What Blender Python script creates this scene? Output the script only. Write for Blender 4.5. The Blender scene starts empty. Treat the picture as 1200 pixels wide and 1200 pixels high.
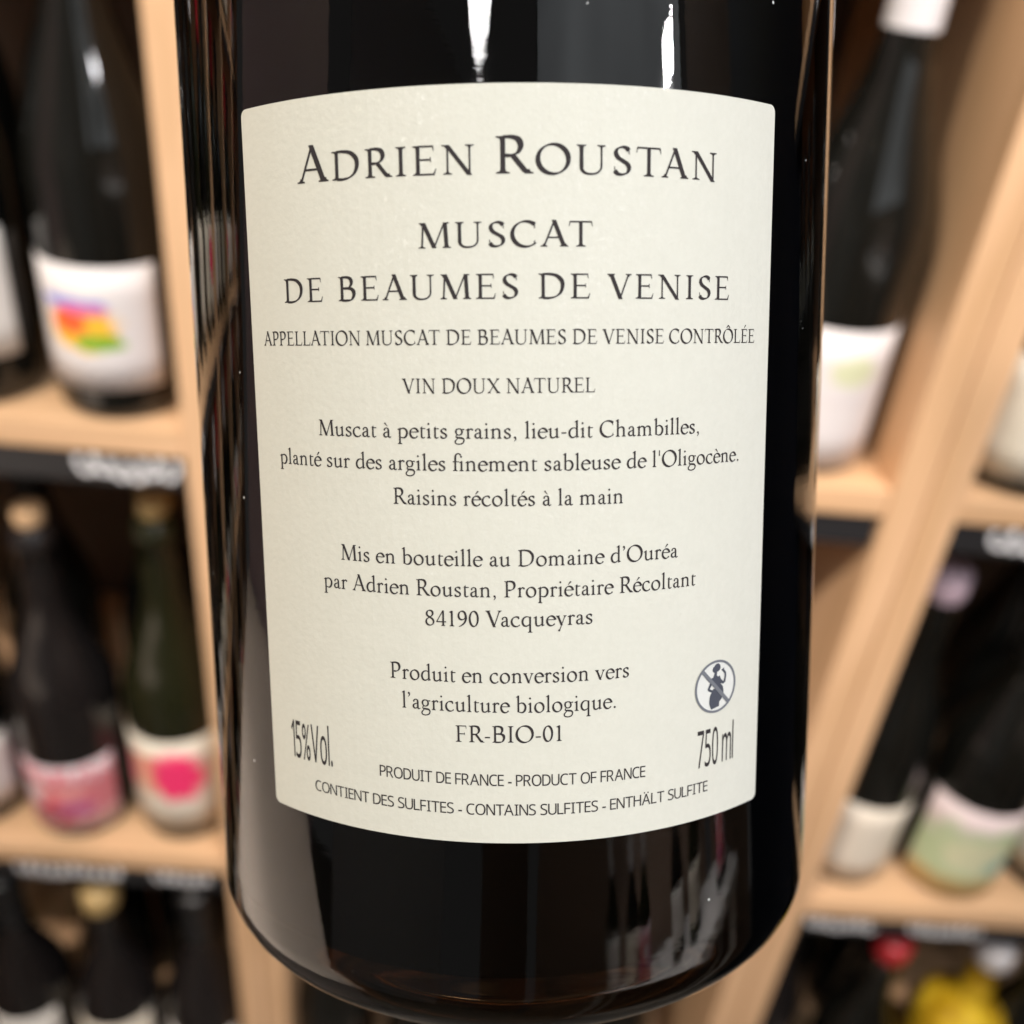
import bpy, bmesh, math, random
from math import *
from mathutils import Vector, Matrix
from mathutils.geometry import delaunay_2d_cdt
random.seed(7)
SC=bpy.context.scene; COL=SC.collection
# ------------------------------------------------------------------ camera
CAM_H=1.55
cd=bpy.data.cameras.new('camera'); cam=bpy.data.objects.new('camera',cd); COL.objects.link(cam); SC.camera=cam
MW=((0.99601595,0.01602143,0.08772422),(0.08217690,-0.54691179,-0.83314732),(0.03462919,0.83703692,-0.54604945))  # rows: right, down, forward
r,d,f=[Vector(v) for v in MW]
cam.matrix_world=Matrix(((r.x,-d.x,-f.x,0),(r.y,-d.y,-f.y,0),(r.z,-d.z,-f.z,CAM_H),(0,0,0,1)))
cd.sensor_width=36; cd.lens=36.115; cd.clip_start=.01; cd.clip_end=60
cd.dof.use_dof=True; cd.dof.focus_distance=.0975; cd.dof.aperture_fstop=17
# ------------------------------------------------------------------ world and lamps
w=bpy.data.worlds.new('World'); SC.world=w; w.use_nodes=True
bg=w.node_tree.nodes['Background']; bg.inputs[0].default_value=(1,.96,.93,1); bg.inputs[1].default_value=.14
def lamp(name,loc,target,sx,sy,rad,col):
    l=bpy.data.lights.new(name,'AREA'); l.shape='RECTANGLE'; l.size=sx; l.size_y=sy; l.color=col
    l.energy=rad*pi*sx*sy
    o=bpy.data.objects.new(name,l); COL.objects.link(o); o.location=loc
    o.rotation_euler=(Vector(target)-Vector(loc)).to_track_quat('-Z','Y').to_euler()
    return o
def aim(az,el,dist):   # direction measured from straight behind the camera, az>0 to the right
    a,e=radians(az),radians(el)
    return Vector((sin(a)*cos(e)*dist,-cos(a)*cos(e)*dist+.1,CAM_H-.05+sin(e)*dist))
B=(0,.12,CAM_H-.05)
def at(x,y,z): return Vector((x,y,z))
k=lamp('oval_lamp',aim(-14,45,1.1),B,.15,.29,20,(1,.98,.97)); k.data.shape='ELLIPSE'
lamp('spot_lamp',aim(61,33.6,1.05),B,.06,.05,255,(1,.98,1))
lamp('highlight_lamp',aim(-6,63,1.5),B,.12,.55,30,(.93,.95,1))  # lamp added for highlights on the shelf bottles' shoulders
lamp('warm_ceiling_panel',at(-.75,-.35,2.62),at(-.55,.25,1.3),.9,.7,4.1,(1,.87,.50))
lamp('cool_ceiling_panel',at(.75,-.35,2.62),at(.45,.2,1.3),.9,.7,3.4,(.80,.92,1))
def spot(name,loc,target,power,half,col):
    l=bpy.data.lights.new(name,'SPOT'); l.energy=power; l.spot_size=radians(half*2); l.spot_blend=.55; l.shadow_soft_size=.035; l.color=col
    o=bpy.data.objects.new(name,l); COL.objects.link(o); o.location=loc; o.rotation_euler=(Vector(target)-Vector(loc)).to_track_quat('-Z','Y').to_euler()
spot('added_spot',(-.80,-.45,2.62),(-.36,.56,1.16),98,21,(1,.88,.80))  # added spot, brightens the left shelves without lighting the big bottle
spot('added_spot',(.55,-.45,2.62),(.40,.56,1.16),80,21,(1,.88,.80))  # added spot, brightens the right shelves in the same way
spot('added_spot',(-1.7,-.45,2.62),(-1.25,.56,1.2),230,24,(1,.90,.82))  # added spot, lights far left shelves for streaks mirrored in the bottle
spot('added_spot',(-.70,-.10,2.62),(-.80,.0,.92),100,17,(1,.90,.82))  # added spot, lights the pale surface mirrored at the bottle's lower left
spot('added_spot',(.10,-.45,2.42),(-.22,.54,1.44),15,13,(.97,.97,1))  # added spot, meant as a highlight on the upper left bottle
spot('added_spot',(-.72,-.5,2.62),(.22,.60,1.36),62,10,(1,.88,.80))  # added spot, lifts the left-facing side panel right of the big bottle
spot('added_spot',(.35,-.35,2.62),(.80,-.52,1.2),170,16,(1,.95,.92))  # added spot, brightens the table and bottles mirrored at lower right
SC.view_settings.view_transform='Standard'; SC.view_settings.look='None'; SC.view_settings.exposure=0; SC.view_settings.gamma=1
SC.cycles.max_bounces=10; SC.cycles.transmission_bounces=8; SC.cycles.caustics_refractive=False; SC.cycles.caustics_reflective=False
SC.cycles.use_denoising=True
# ------------------------------------------------------------------ helpers
def mat(name,col=(.5,.5,.5),rough=.5,**k):
    m=bpy.data.materials.new(name); m.use_nodes=True; p=m.node_tree.nodes['Principled BSDF']
    p.inputs['Base Color'].default_value=(*col,1); p.inputs['Roughness'].default_value=rough
    for a,b in k.items(): p.inputs[a.replace('_',' ')].default_value=b
    return m
def N(m,t,**k):
    n=m.node_tree.nodes.new(t)
    for a,b in k.items(): setattr(n,a,b)
    return n
def LK(m,a,b): m.node_tree.links.new(a,b)
def ramp(m,stops):
    n=N(m,'ShaderNodeValToRGB'); e=n.color_ramp.elements
    while len(e)<len(stops): e.new(.5)
    for q,(p,c) in zip(e,stops): q.position=p; q.color=(*c,1)
    return n
def mesh_obj(name,V,F,m,parent=None,smooth=False,loc=None):
    me=bpy.data.meshes.new(name); me.from_pydata([tuple(v) for v in V],[],F); me.materials.append(m) if m else None
    if smooth: me.polygons.foreach_set('use_smooth',[True]*len(F))
    o=bpy.data.objects.new(name,me); COL.objects.link(o)
    if parent: o.parent=parent
    if loc: o.location=loc
    return o
def empty(name,loc,label=None,cat=None,group=None):
    o=bpy.data.objects.new(name,None); COL.objects.link(o); o.location=loc; o.empty_display_size=.02
    if label: o['label']=label; o['category']=cat
    if group: o['group']=group
    return o
def lathe(prof,n=64,close=False):
    """prof: list of (r,z); poles where r==0"""
    V=[];F=[];rings=[]
    for (rr,z) in prof:
        if rr<1e-7: rings.append([len(V)]); V.append((0,0,z))
        else:
            rings.append(list(range(len(V),len(V)+n))); V+= [(rr*cos(2*pi*i/n),rr*sin(2*pi*i/n),z) for i in range(n)]
    for a,b in zip(rings,rings[1:]):
        for i in range(n):
            j=(i+1)%n
            if len(a)==1 and len(b)==1: continue
            if len(a)==1: F.append((a[0],b[j],b[i]))
            elif len(b)==1: F.append((a[i],a[j],b[0]))
            else: F.append((a[i],a[j],b[j],b[i]))
    return V,F
def box(x0,x1,y0,y1,z0,z1,bev=.0015):
    bm=bmesh.new(); bmesh.ops.create_cube(bm,size=1)
    for v in bm.verts: v.co=Vector(((x0+x1)/2+v.co.x*(x1-x0),(y0+y1)/2+v.co.y*(y1-y0),(z0+z1)/2+v.co.z*(z1-z0)))
    if bev: bmesh.ops.bevel(bm,geom=bm.edges[:],offset=bev,segments=2,affect='EDGES',profile=.6)
    me=bpy.data.meshes.new('box'); bm.to_mesh(me); bm.free(); return me
def box_obj(name,b,m,parent=None,bev=.0015):
    me=box(*b,bev=bev); me.name=name; me.materials.append(m)
    o=bpy.data.objects.new(name,me); COL.objects.link(o)
    if parent: o.parent=parent
    return o
# ------------------------------------------------------------------ materials
def wood(name,c1,c2,axis):
    m=mat(name,c1,.5); p=m.node_tree.nodes['Principled BSDF']
    tc=N(m,'ShaderNodeTexCoord'); mp=N(m,'ShaderNodeMapping'); LK(m,tc.outputs['Object'],mp.inputs[0])
    sc={'x':(2,40,40),'z':(40,40,2),'y':(40,2,40)}[axis]; mp.inputs['Scale'].default_value=sc
    n=N(m,'ShaderNodeTexNoise'); n.inputs['Scale'].default_value=1.6; n.inputs['Detail'].default_value=8; n.inputs['Distortion'].default_value=1.2
    LK(m,mp.outputs[0],n.inputs[0]); rp=ramp(m,[(.3,c2),(.62,c1)]); LK(m,n.outputs[0],rp.inputs[0]); LK(m,rp.outputs[0],p.inputs['Base Color'])
    n2=N(m,'ShaderNodeTexNoise'); n2.inputs['Scale'].default_value=9; LK(m,mp.outputs[0],n2.inputs[0])
    b=N(m,'ShaderNodeBump'); b.inputs['Strength'].default_value=.12; b.inputs['Distance'].default_value=.0006; LK(m,n2.outputs[0],b.inputs['Height']); LK(m,b.outputs[0],p.inputs['Normal'])
    return m
W1,W2=(.74,.475,.28),(.58,.355,.19)
M_woodz=wood('beech_upright',W1,W2,'z'); M_woodx=wood('beech_board',W1,W2,'x')
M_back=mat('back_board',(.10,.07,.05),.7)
M_rail=mat('black_slate_rail',(.018,.018,.02),.45)
M_chalk=mat('white_chalk_ink',(.85,.85,.88),.8)
M_ink=mat('print_ink',(.040,.034,.037),.7,Specular_IOR_Level=.15)
M_inkblue=mat('pictogram_ink',(.065,.072,.10),.6)
M_inkgrey=mat('pictogram_ring_ink',(.17,.18,.21),.6)
M_icon=mat('pictogram_ground',(.74,.74,.72),.6)
# ---- a small pen-drawn roman: strokes of a broad nib, unioned per glyph
NIB=radians(27); KW=1.19   # overall pen weight
def catmull(P,k=7):
    if len(P)==2: return [Vector(p) for p in P]
    Q=[Vector(p) for p in P];Q=[Q[0]*2-Q[1]]+Q+[Q[-1]*2-Q[-2]]
    out=[]
    for i in range(1,len(Q)-2):
        a,b,c,d=Q[i-1:i+3]
        for j in range(k):
            t=j/k
            out.append(.5*((2*b)+(c-a)*t+(2*a-5*b+4*c-d)*t*t+(3*b-a-3*c+d)*t**3))
    out.append(Q[-2]);return out
class G:
    def __init__(s,adv): s.adv=adv;s.polys=[]
    def c(s,P,w=None,ws=None,st=.078,hair=.026,k=7,smooth=True):
        pts=catmull(P,k) if smooth else [Vector(p) for p in P]
        n=len(pts);Lp=[];Rp=[]
        for i,p in enumerate(pts):
            d=(pts[min(i+1,n-1)]-pts[max(i-1,0)]).normalized()
            ph=atan2(d.y,d.x);t=i/(n-1)
            if ws: 
                u=t*(len(ws)-1);a=min(int(u),len(ws)-2);ww=ws[a]+(ws[a+1]-ws[a])*(u-a)
            elif w: ww=w
            else: ww=hair+(st-hair)*abs(sin(ph-NIB))**1.25
            ww=ww*KW+.002; nn=Vector((-d.y,d.x))*ww/2
            Lp.append(p+nn);Rp.append(p-nn)
        for i in range(n-1): s.polys.append([Lp[i],Lp[i+1],Rp[i+1]]); s.polys.append([Lp[i].copy(),Rp[i+1].copy(),Rp[i]])
        return s
    def arc(s,cx,cy,rx,ry,a0,a1,**k):
        n=max(6,int(abs(a1-a0)/11))
        return s.c([(cx+rx*cos(radians(a0+(a1-a0)*i/n)),cy+ry*sin(radians(a0+(a1-a0)*i/n))) for i in range(n+1)],smooth=False,**k)
    def v(s,x,y0,y1,w=.07):
        w=w*KW
        s.polys.append([Vector(p) for p in((x-w/2,y0),(x+w/2,y0),(x+w*.47,(y0+y1)/2),(x+w/2,y1),(x-w/2,y1),(x-w*.47,(y0+y1)/2))]);return s
    def h(s,x0,x1,y,w=.03):
        w=w*KW+.002; s.polys.append([Vector(p) for p in((x0,y-w/2),(x1,y-w/2),(x1,y+w/2),(x0,y+w/2))]);return s
    def d(s,x0,y0,x1,y1,w):
        w=w*KW; s.polys.append([Vector(p) for p in((x0-w/2,y0),(x0+w/2,y0),(x1+w/2,y1),(x1-w/2,y1))]);return s
    def ft(s,x,y,hw=.1,u=1,w=.07,l=None,r=None):   # bracketed serif; u=1 foot, -1 head
        l=hw if l is None else l; r=hw if r is None else r
        t=.024;b=.055;w=w*KW
        P=[(x-l,y),(x+r,y),(x+r,y+u*t)]
        for i in range(1,5):
            q=i/4;P.append((x+r+(w/2-r)*(1-(1-q)**1.8),y+u*(t+b*q**2.2)))
        for i in range(4,0,-1):
            q=i/4;P.append((x-l-(w/2-l)*(1-(1-q)**1.8),y+u*(t+b*q**2.2)))
        P.append((x-l,y+u*t));s.polys.append([Vector(p) for p in P]);return s
    def flag(s,x,y,w=.07,l=.085):  # slanted head serif of n i l d
        s.polys.append([Vector(p) for p in((x-w/2-l+.02,y-.062),(x-w/2-l+.03,y-.078),(x-w/2,y-.075),(x+w/2,y-.07),(x+w/2,y+.012),(x+w/2-.02,y+.006))]);return s
    def tick(s,x,y,dy,w=.02,sl=0,t0=.042): # vertical end serif on horizontal arms
        g=1 if t0>0 else -1
        s.polys.append([Vector(p) for p in((x-t0,y),(x,y),(x+sl,y+dy),(x-.012*g+sl,y+dy),(x-.022*g,y+dy*.3))]);return s
    def dot(s,x,y,r=.043):
        s.polys.append([Vector((x+r*cos(a*pi/5),y+r*sin(a*pi/5))) for a in range(10)]);return s
H=.655;X=.405;AS=.70
def gly():
    D={}
    def g(ch,adv): D[ch]=G(adv);return D[ch]
    g('A',.66).d(.085,.0,.335,H+.02,.036).d(.56,0,.318,H+.03,.088).h(.16,.47,.235).ft(.085,0,.08,w=.03).ft(.56,0,.1,w=.09)
    g('B',.60).v(.15,0,H).ft(.15,0,.105,r=.03).ft(.15,H,.105,-1,r=.03).c([(.15,H-.014),(.29,H-.014),(.40,.60),(.435,.49),(.38,.38),(.28,.345),(.15,.345)],st=.085).c([(.26,.347),(.41,.33),(.49,.26),(.495,.15),(.43,.04),(.31,.013),(.15,.016)],st=.09)
    g('C',.68).arc(.385,.325,.315,.325,48,318,st=.088).tick(.60,.47,.17,t0=.025).tick(.585,.115,.05,sl=.03,t0=.02)
    g('D',.75).v(.16,0,H).ft(.16,0,.115,r=.03).ft(.16,H,.115,-1,r=.03).c([(.16,H-.014),(.32,H-.012),(.50,.60),(.625,.47),(.645,.31),(.59,.15),(.47,.05),(.32,.012),(.16,.014)],st=.088)
    g('E',.57).v(.15,0,H).ft(.15,0,.11,r=.03).ft(.15,H,.11,-1,r=.03).h(.15,.475,H-.015).h(.15,.42,.342).h(.15,.50,.015).tick(.48,H,-.125,sl=.01).tick(.425,.395,-.11,t0=.02).tick(.50,0,.145,sl=.035)
    g('F',.53).v(.15,0,H).ft(.15,0,.115).ft(.15,H,.11,-1,r=.03).h(.15,.455,H-.015).h(.15,.40,.325).tick(.46,H,-.13,sl=.01).tick(.405,.38,-.11,t0=.02)
    g('G',.74).arc(.39,.325,.32,.325,50,300,st=.088).c([(.53,.03),(.60,.06)],w=.03).v(.62,.05,.27).ft(.62,.27,.1,-1).tick(.60,.47,.17,t0=.025)
    g('H',.76).v(.16,0,H).v(.60,0,H).h(.16,.60,.34).ft(.16,0).ft(.6,0).ft(.16,H,u=-1).ft(.6,H,u=-1)
    g('I',.33).v(.165,0,H).ft(.165,0,.108).ft(.165,H,.108,-1)
    g('L',.55).v(.15,0,H).ft(.15,0,.11,r=.03).ft(.15,H,.11,-1).h(.15,.48,.015).tick(.49,0,.165,sl=.035)
    g('M',.83).d(.12,0,.155,H,.036).d(.155,H,.42,.0,.09).d(.41,0,.665,H,.03).d(.715,0,.68,H,.08).ft(.12,0,.085,w=.03).ft(.715,0,.1,w=.075).ft(.145,H,.09,-1,r=.03).ft(.68,H,.03,-1,r=.1,w=.06)
    g('N',.75).v(.15,0,H,.034).d(.15,H-.02,.605,-.02,.09).v(.605,-.02,H,.034).ft(.15,0,.09,w=.03).ft(.135,H,.1,-1,r=.06,w=.04).ft(.605,H,.09,-1,w=.03)
    g('O',.77).arc(.385,.325,.315,.328,0,360,st=.09)
    g('P',.56).v(.15,0,H).ft(.15,0,.115).ft(.15,H,.11,-1,r=.03).c([(.15,H-.014),(.30,H-.012),(.42,.60),(.465,.475),(.42,.35),(.31,.29),(.20,.29)],st=.088)
    g('R',.62).v(.15,0,H).ft(.15,0,.11).ft(.15,H,.11,-1,r=.03).c([(.15,H-.014),(.29,H-.012),(.40,.60),(.44,.485),(.39,.37),(.28,.32),(.16,.32)],st=.086).d(.53,.02,.30,.335,.092).ft(.555,0,.06,w=.05,r=.09)
    g('S',.50).c([(.40,.56),(.34,.62),(.25,.635),(.15,.59),(.115,.50),(.16,.40),(.27,.325),(.37,.255),(.405,.16),(.36,.06),(.25,.018),(.15,.035),(.09,.10)],st=.084,k=5).tick(.42,.48,.165,t0=.02,sl=-.012).tick(.075,.19,-.165,t0=-.02,sl=.012)
    g('T',.63).v(.315,0,H).ft(.315,0,.115).h(.06,.57,H-.015).tick(.585,H,-.13,sl=.015).polys.append([Vector(p) for p in((.045,H),(.09,H),(.062,H-.04),(.042,H-.13),(.03,H-.13))])
    g('U',.72).v(.15,.2,H).v(.575,.2,H,.034).c([(.15,.22),(.16,.10),(.24,.025),(.36,.008),(.48,.035),(.56,.12),(.575,.22)],ws=[.07,.06,.045,.034,.03,.03,.034]).ft(.15,H,u=-1).ft(.575,H,.09,-1,w=.03)
    g('V',.66).d(.10,H,.355,-.015,.09).d(.335,-.015,.57,H,.034).ft(.10,H,.1,-1,w=.085).ft(.57,H,.08,-1,w=.03)
    g('X',.68).d(.11,H,.57,0,.092).d(.12,0,.55,H,.036).ft(.11,H,.09,-1,w=.08).ft(.55,H,.08,-1,w=.03).ft(.12,0,.08,w=.03).ft(.57,0,.1,w=.09)
    # lowercase
    g('a',.41).c([(.10,.31),(.13,.365),(.20,.39),(.265,.355),(.28,.28)],ws=[.055,.035,.03,.05,.066]).v(.28,.06,.3,.066).c([(.28,.235),(.19,.215),(.10,.165),(.085,.09),(.13,.03),(.20,.03),(.28,.085)],ws=[.028,.03,.05,.068,.05,.034,.026]).c([(.28,.08),(.295,.025),(.34,.012),(.395,.045)],ws=[.066,.05,.035,.02]).dot(.105,.31,.034)
    g('b',.50).v(.125,.02,AS-.01,.066).flag(.125,AS-.005,.066).c([(.125,.32),(.19,.375),(.27,.395),(.36,.36),(.42,.26),(.41,.13),(.34,.03),(.24,.005),(.16,.03),(.11,.05)],ws=[.026,.03,.04,.06,.072,.07,.055,.034,.028,.03])
    g('c',.42).arc(.245,.2,.185,.197,55,320,st=.074).dot(.345,.335,.034)
    g('d',.50).v(.385,.05,AS-.01,.066).flag(.385,AS-.005,.066).c([(.385,.345),(.30,.392),(.20,.385),(.11,.31),(.075,.19),(.11,.07),(.19,.015),(.28,.03),(.385,.10)],ws=[.028,.028,.04,.06,.07,.068,.05,.034,.026]).polys.append([Vector(p) for p in((.37,.075),(.352,-.01),(.48,.035),(.475,.055),(.418,.06))])
    g('e',.42).arc(.23,.2,.17,.197,10,325,st=.074,hair=.028).c([(.075,.245),(.385,.245)],w=.026)
    g('f',.30).v(.135,0,.52,.066).ft(.135,0,.1,w=.066).c([(.135,.5),(.15,.62),(.215,.69),(.30,.70),(.345,.67)],ws=[.066,.06,.04,.034,.04]).dot(.345,.66,.034).h(.03,.29,X-.03,.028)
    g('g',.45).c([(.20,.395),(.11,.36),(.08,.27),(.12,.17),(.21,.14),(.30,.18),(.33,.27),(.29,.37),(.20,.395)],ws=[.03,.05,.062,.045,.03,.05,.062,.045,.03],k=5).c([(.15,.155),(.09,.095),(.11,.045),(.22,.03),(.35,.01),(.405,-.07),(.35,-.18),(.20,-.225),(.07,-.19),(.05,-.11),(.11,-.035),(.17,.03)],ws=[.026,.03,.045,.062,.06,.045,.04,.034,.04,.045,.03,.026],k=4).c([(.29,.345),(.36,.365),(.425,.36)],ws=[.026,.03,.045])
    g('h',.52).v(.125,0,AS-.01,.066).flag(.125,AS-.005,.066).ft(.125,0,.085,w=.066).c([(.13,.29),(.20,.365),(.29,.385),(.37,.34),(.385,.24)],ws=[.024,.034,.05,.062,.066]).v(.385,0,.25,.066).ft(.385,0,.085,w=.066)
    g('i',.26).v(.13,0,X-.02,.066).flag(.13,X,.066).ft(.13,0,.088,w=.066).dot(.118,.575,.042)
    g('l',.26).v(.13,0,AS-.01,.066).flag(.13,AS-.005,.066).ft(.13,0,.088,w=.066)
    g('m',.78).v(.125,0,X-.02,.066).flag(.125,X,.066).ft(.125,0,.085,w=.066).c([(.13,.29),(.20,.365),(.28,.385),(.355,.34),(.37,.24)],ws=[.024,.034,.05,.062,.066]).v(.37,0,.25,.066).ft(.37,0,.082,w=.066).c([(.375,.29),(.445,.365),(.53,.385),(.61,.34),(.625,.24)],ws=[.024,.034,.05,.062,.066]).v(.625,0,.25,.066).ft(.625,0,.085,w=.066)
    g('n',.52).v(.125,0,X-.02,.066).flag(.125,X,.066).ft(.125,0,.085,w=.066).c([(.13,.29),(.20,.365),(.29,.385),(.37,.34),(.385,.24)],ws=[.024,.034,.05,.062,.066]).v(.385,0,.25,.066).ft(.385,0,.085,w=.066)
    g('o',.50).arc(.25,.2,.18,.197,0,360,st=.074)
    g('p',.51).v(.125,-.25,X-.02,.066).flag(.125,X,.066).ft(.125,-.25,.095,w=.066).c([(.13,.30),(.19,.37),(.28,.39),(.37,.355),(.43,.26),(.42,.13),(.35,.03),(.25,.008),(.13,.045)],ws=[.024,.032,.044,.06,.072,.07,.055,.034,.026])
    g('q',.50).v(.385,-.25,X-.01,.066).ft(.385,-.25,.095,w=.066).c([(.39,.35),(.30,.39),(.20,.385),(.11,.31),(.075,.19),(.11,.07),(.19,.015),(.28,.03),(.385,.10)],ws=[.028,.028,.04,.06,.07,.068,.05,.034,.026])
    g('r',.34).v(.125,0,X-.02,.066).flag(.125,X,.066).ft(.125,0,.09,w=.066).c([(.13,.27),(.18,.35),(.235,.385),(.295,.37)],ws=[.024,.03,.045,.05]).dot(.295,.355,.038)
    g('s',.36).c([(.285,.335),(.24,.38),(.17,.388),(.10,.35),(.09,.28),(.15,.225),(.24,.175),(.285,.11),(.25,.035),(.17,.012),(.10,.03),(.065,.08)],st=.068,k=4).tick(.295,.29,.11,t0=.018,sl=-.008).tick(.05,.125,-.12,t0=-.018,sl=.01)
    g('t',.30).v(.125,.07,.44,.062).h(.09,.285,X-.016,.03).c([(.125,.1),(.135,.035),(.19,.01),(.27,.045)],ws=[.062,.055,.038,.02]).polys.append([Vector(p) for p in((.156,.49),(.156,.39),(.04,.39),(.035,.375),(.1,.41))])
    g('u',.51).v(.12,.10,X-.02,.066).flag(.12,X,.066).c([(.12,.13),(.14,.045),(.21,.012),(.30,.04),(.38,.11)],ws=[.066,.06,.045,.032,.024]).v(.38,.03,X-.02,.066).flag(.38,X,.066).polys.append([Vector(p) for p in((.365,.08),(.352,-.01),(.475,.035),(.47,.055),(.413,.06))])
    g('v',.46).d(.085,X-.02,.245,-.01,.075).d(.235,-.01,.375,X-.02,.03).ft(.085,X-.005,.08,-1,w=.07).ft(.375,X-.005,.065,-1,w=.026)
    g('y',.45).d(.085,X-.02,.24,.0,.075).d(.15,-.2,.37,X-.02,.03).ft(.085,X-.005,.08,-1,w=.07).ft(.37,X-.005,.065,-1,w=.026).dot(.13,-.2,.042)
    g('8',.47).c([(.235,.345),(.13,.41),(.105,.50),(.15,.59),(.235,.615),(.32,.59),(.36,.51),(.33,.42),(.235,.345),(.12,.27),(.08,.17),(.12,.06),(.235,.015),(.35,.06),(.39,.16),(.35,.26),(.235,.345)],st=.068,k=4)
    g('4',.47).v(.32,0,.63,.066).h(.03,.44,.17,.036).d(.05,.17,.315,.63,.034).ft(.32,0,.08,w=.066)
    g('1',.40).v(.21,0,.62,.068).ft(.21,0,.1).polys.append([Vector(p) for p in((.18,.54),(.10,.56),(.10,.575),(.2,.63),(.244,.63),(.244,.5))])
    g('9',.47).c([(.235,.27),(.13,.31),(.085,.43),(.12,.56),(.225,.62),(.33,.57),(.375,.43),(.335,.32),(.235,.27)],st=.07,k=5).c([(.385,.46),(.385,.30),(.32,.15),(.21,.05),(.10,-.01)],ws=[.068,.07,.055,.035,.02])
    g('0',.47).arc(.235,.315,.165,.305,0,360,st=.072)
    g('-',.30).h(.05,.25,.2,.042)
    g(',',.25).dot(.12,.04,.045).c([(.15,.05),(.15,-.03),(.09,-.11)],ws=[.03,.035,.012])
    g('.',.25).dot(.12,.04,.046)
    g("'",.2).d(.1,.45,.1,.68,.04)
    g('\u2019',.22).dot(.11,.62,.045).c([(.14,.63),(.14,.55),(.08,.47)],ws=[.03,.035,.012])
    def acc(base,new,kind,dx,y):
        import copy
        q=G(D[base].adv);q.polys=list(D[base].polys);D[new]=q
        if kind=='a': q.polys.append([Vector(p) for p in((dx-.05,y),(dx-.03,y-.005),(dx+.11,y+.12),(dx+.05,y+.15))])
        if kind=='g': q.polys.append([Vector(p) for p in((dx+.05,y),(dx+.03,y-.005),(dx-.11,y+.12),(dx-.05,y+.15))])
        if kind=='^':
            q.c([(dx-.12,y),(dx,y+.12)],w=.04);q.c([(dx,y+.12),(dx+.12,y)],w=.04)
    acc('e','\u00e9','a',.225,.46);acc('e','\u00e8','g',.225,.46);acc('a','\u00e0','g',.2,.46)
    acc('E','\u00c9','a',.3,.71);acc('O','\u00d4','^',.385,.71)
    return D
def union(polys,cut=.14,dy=0):
    vs=[];fs=[]
    for P in polys:
        ar=sum(P[i-1].cross(P[i]) for i in range(len(P)))
        if abs(ar)<1e-7: continue
        if ar<0: P=P[::-1]
        b=len(vs);vs+=P;fs.append(list(range(b,b+len(P))))
    x0=min(v.x for v in vs);x1=max(v.x for v in vs);y0=min(v.y for v in vs)-.01;y1=max(v.y for v in vs)+.01
    ed=[]
    for i in range(1,int((x1-x0)/cut)+1):
        x=x0+i*cut+.0013;b=len(vs);vs+=[Vector((x,y0)),Vector((x,y1))];ed.append((b,b+1))
    ed+=[(f[i-1],f[i]) for f in fs for i in range(len(f))]
    r=delaunay_2d_cdt(vs,ed,[],0,1e-6)
    src=[[vs[i] for i in f] for f in fs]; bb=[(min(v.x for v in P),max(v.x for v in P),min(v.y for v in P),max(v.y for v in P)) for P in src]
    def ins(P,c):
        w=False
        for i in range(len(P)):
            a=P[i-1];b=P[i]
            if (a.y>c.y)!=(b.y>c.y) and c.x<(b.x-a.x)*(c.y-a.y)/(b.y-a.y)+a.x: w=not w
        return w
    V=r[0]; F=[]
    for f in r[2]:
        c=sum((V[i] for i in f),Vector((0,0)))/len(f)
        if any(q[0]<=c.x<=q[1] and q[2]<=c.y<=q[3] and ins(P,c) for P,q in zip(src,bb)): F.append(f)
    return V,F
# ------------------------------------------------------------------ shop shelves
SH_F=.525; SH_D=.32; Z0=CAM_H
SHELF_TOPS=[Z0+.081,Z0-.306,Z0-.693,Z0-1.080]
def scribble(x0,x1,zc,h,y,seed,parent):
    """one run of illegible chalk handwriting as a looping ribbon"""
    rnd=random.Random(seed); V=[];F=[]; x=x0; pts=[]
    t=0
    while x<x1:
        x+=h*.075; t+=.75
        pts.append((x+h*.22*cos(t*1.0),zc+h*.5*sin(t)*(.65+.35*rnd.random())+h*.1*sin(t*.23)))
    wd=h*.20
    for i in range(len(pts)-1):
        a=Vector(pts[i]);b=Vector(pts[i+1]);dd=(b-a).normalized();nn=Vector((-dd.y,dd.x))*wd/2;k=len(V)
        yy=y-.00002*(i%7)
        V+=[(a.x+nn.x,yy,a.y+nn.y),(b.x+nn.x,yy,b.y+nn.y),(b.x-nn.x,yy,b.y-nn.y),(a.x-nn.x,yy,a.y-nn.y)];F.append((k,k+1,k+2,k+3))
    o=mesh_obj('chalk_writing',V,F,M_chalk,parent); return o
def shelf_unit(x0,x1,label,writes):
    u=empty('wine_shelf',((x0+x1)/2,SH_F,0),label,'shelf','shelf units along the wall')
    ox=(x0+x1)/2
    T=.0215
    def bx(n,a,b,c,d_,e,f_,m,bev=.0015): return box_obj(n,(a-ox,b-ox,c-SH_F,d_-SH_F,e,f_),m,u,bev)
    bx('side_panel',x0,x0+T,SH_F,SH_F+SH_D,.02,Z0+.6,M_woodz)
    bx('side_panel',x1-T,x1,SH_F,SH_F+SH_D,.02,Z0+.6,M_woodz)
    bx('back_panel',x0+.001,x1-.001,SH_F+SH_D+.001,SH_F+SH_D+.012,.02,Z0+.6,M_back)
    for i,zt in enumerate(SHELF_TOPS):
        bx('shelf_board',x0+T+.0003,x1-T-.0003,SH_F+.001,SH_F+SH_D-.001,zt-.019,zt,M_woodx)
        rail=bx('label_rail',x0+T+.002,x1-T-.002,SH_F+.004,SH_F+.0085,zt-.0425,zt-.0193,M_rail,.0008)
        for (si,a,b,h) in writes:
            if si==i: scribble(a-ox,b-ox,zt-.031,h,.0038,int(a*1000)+i*7,rail)
    return u
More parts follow.
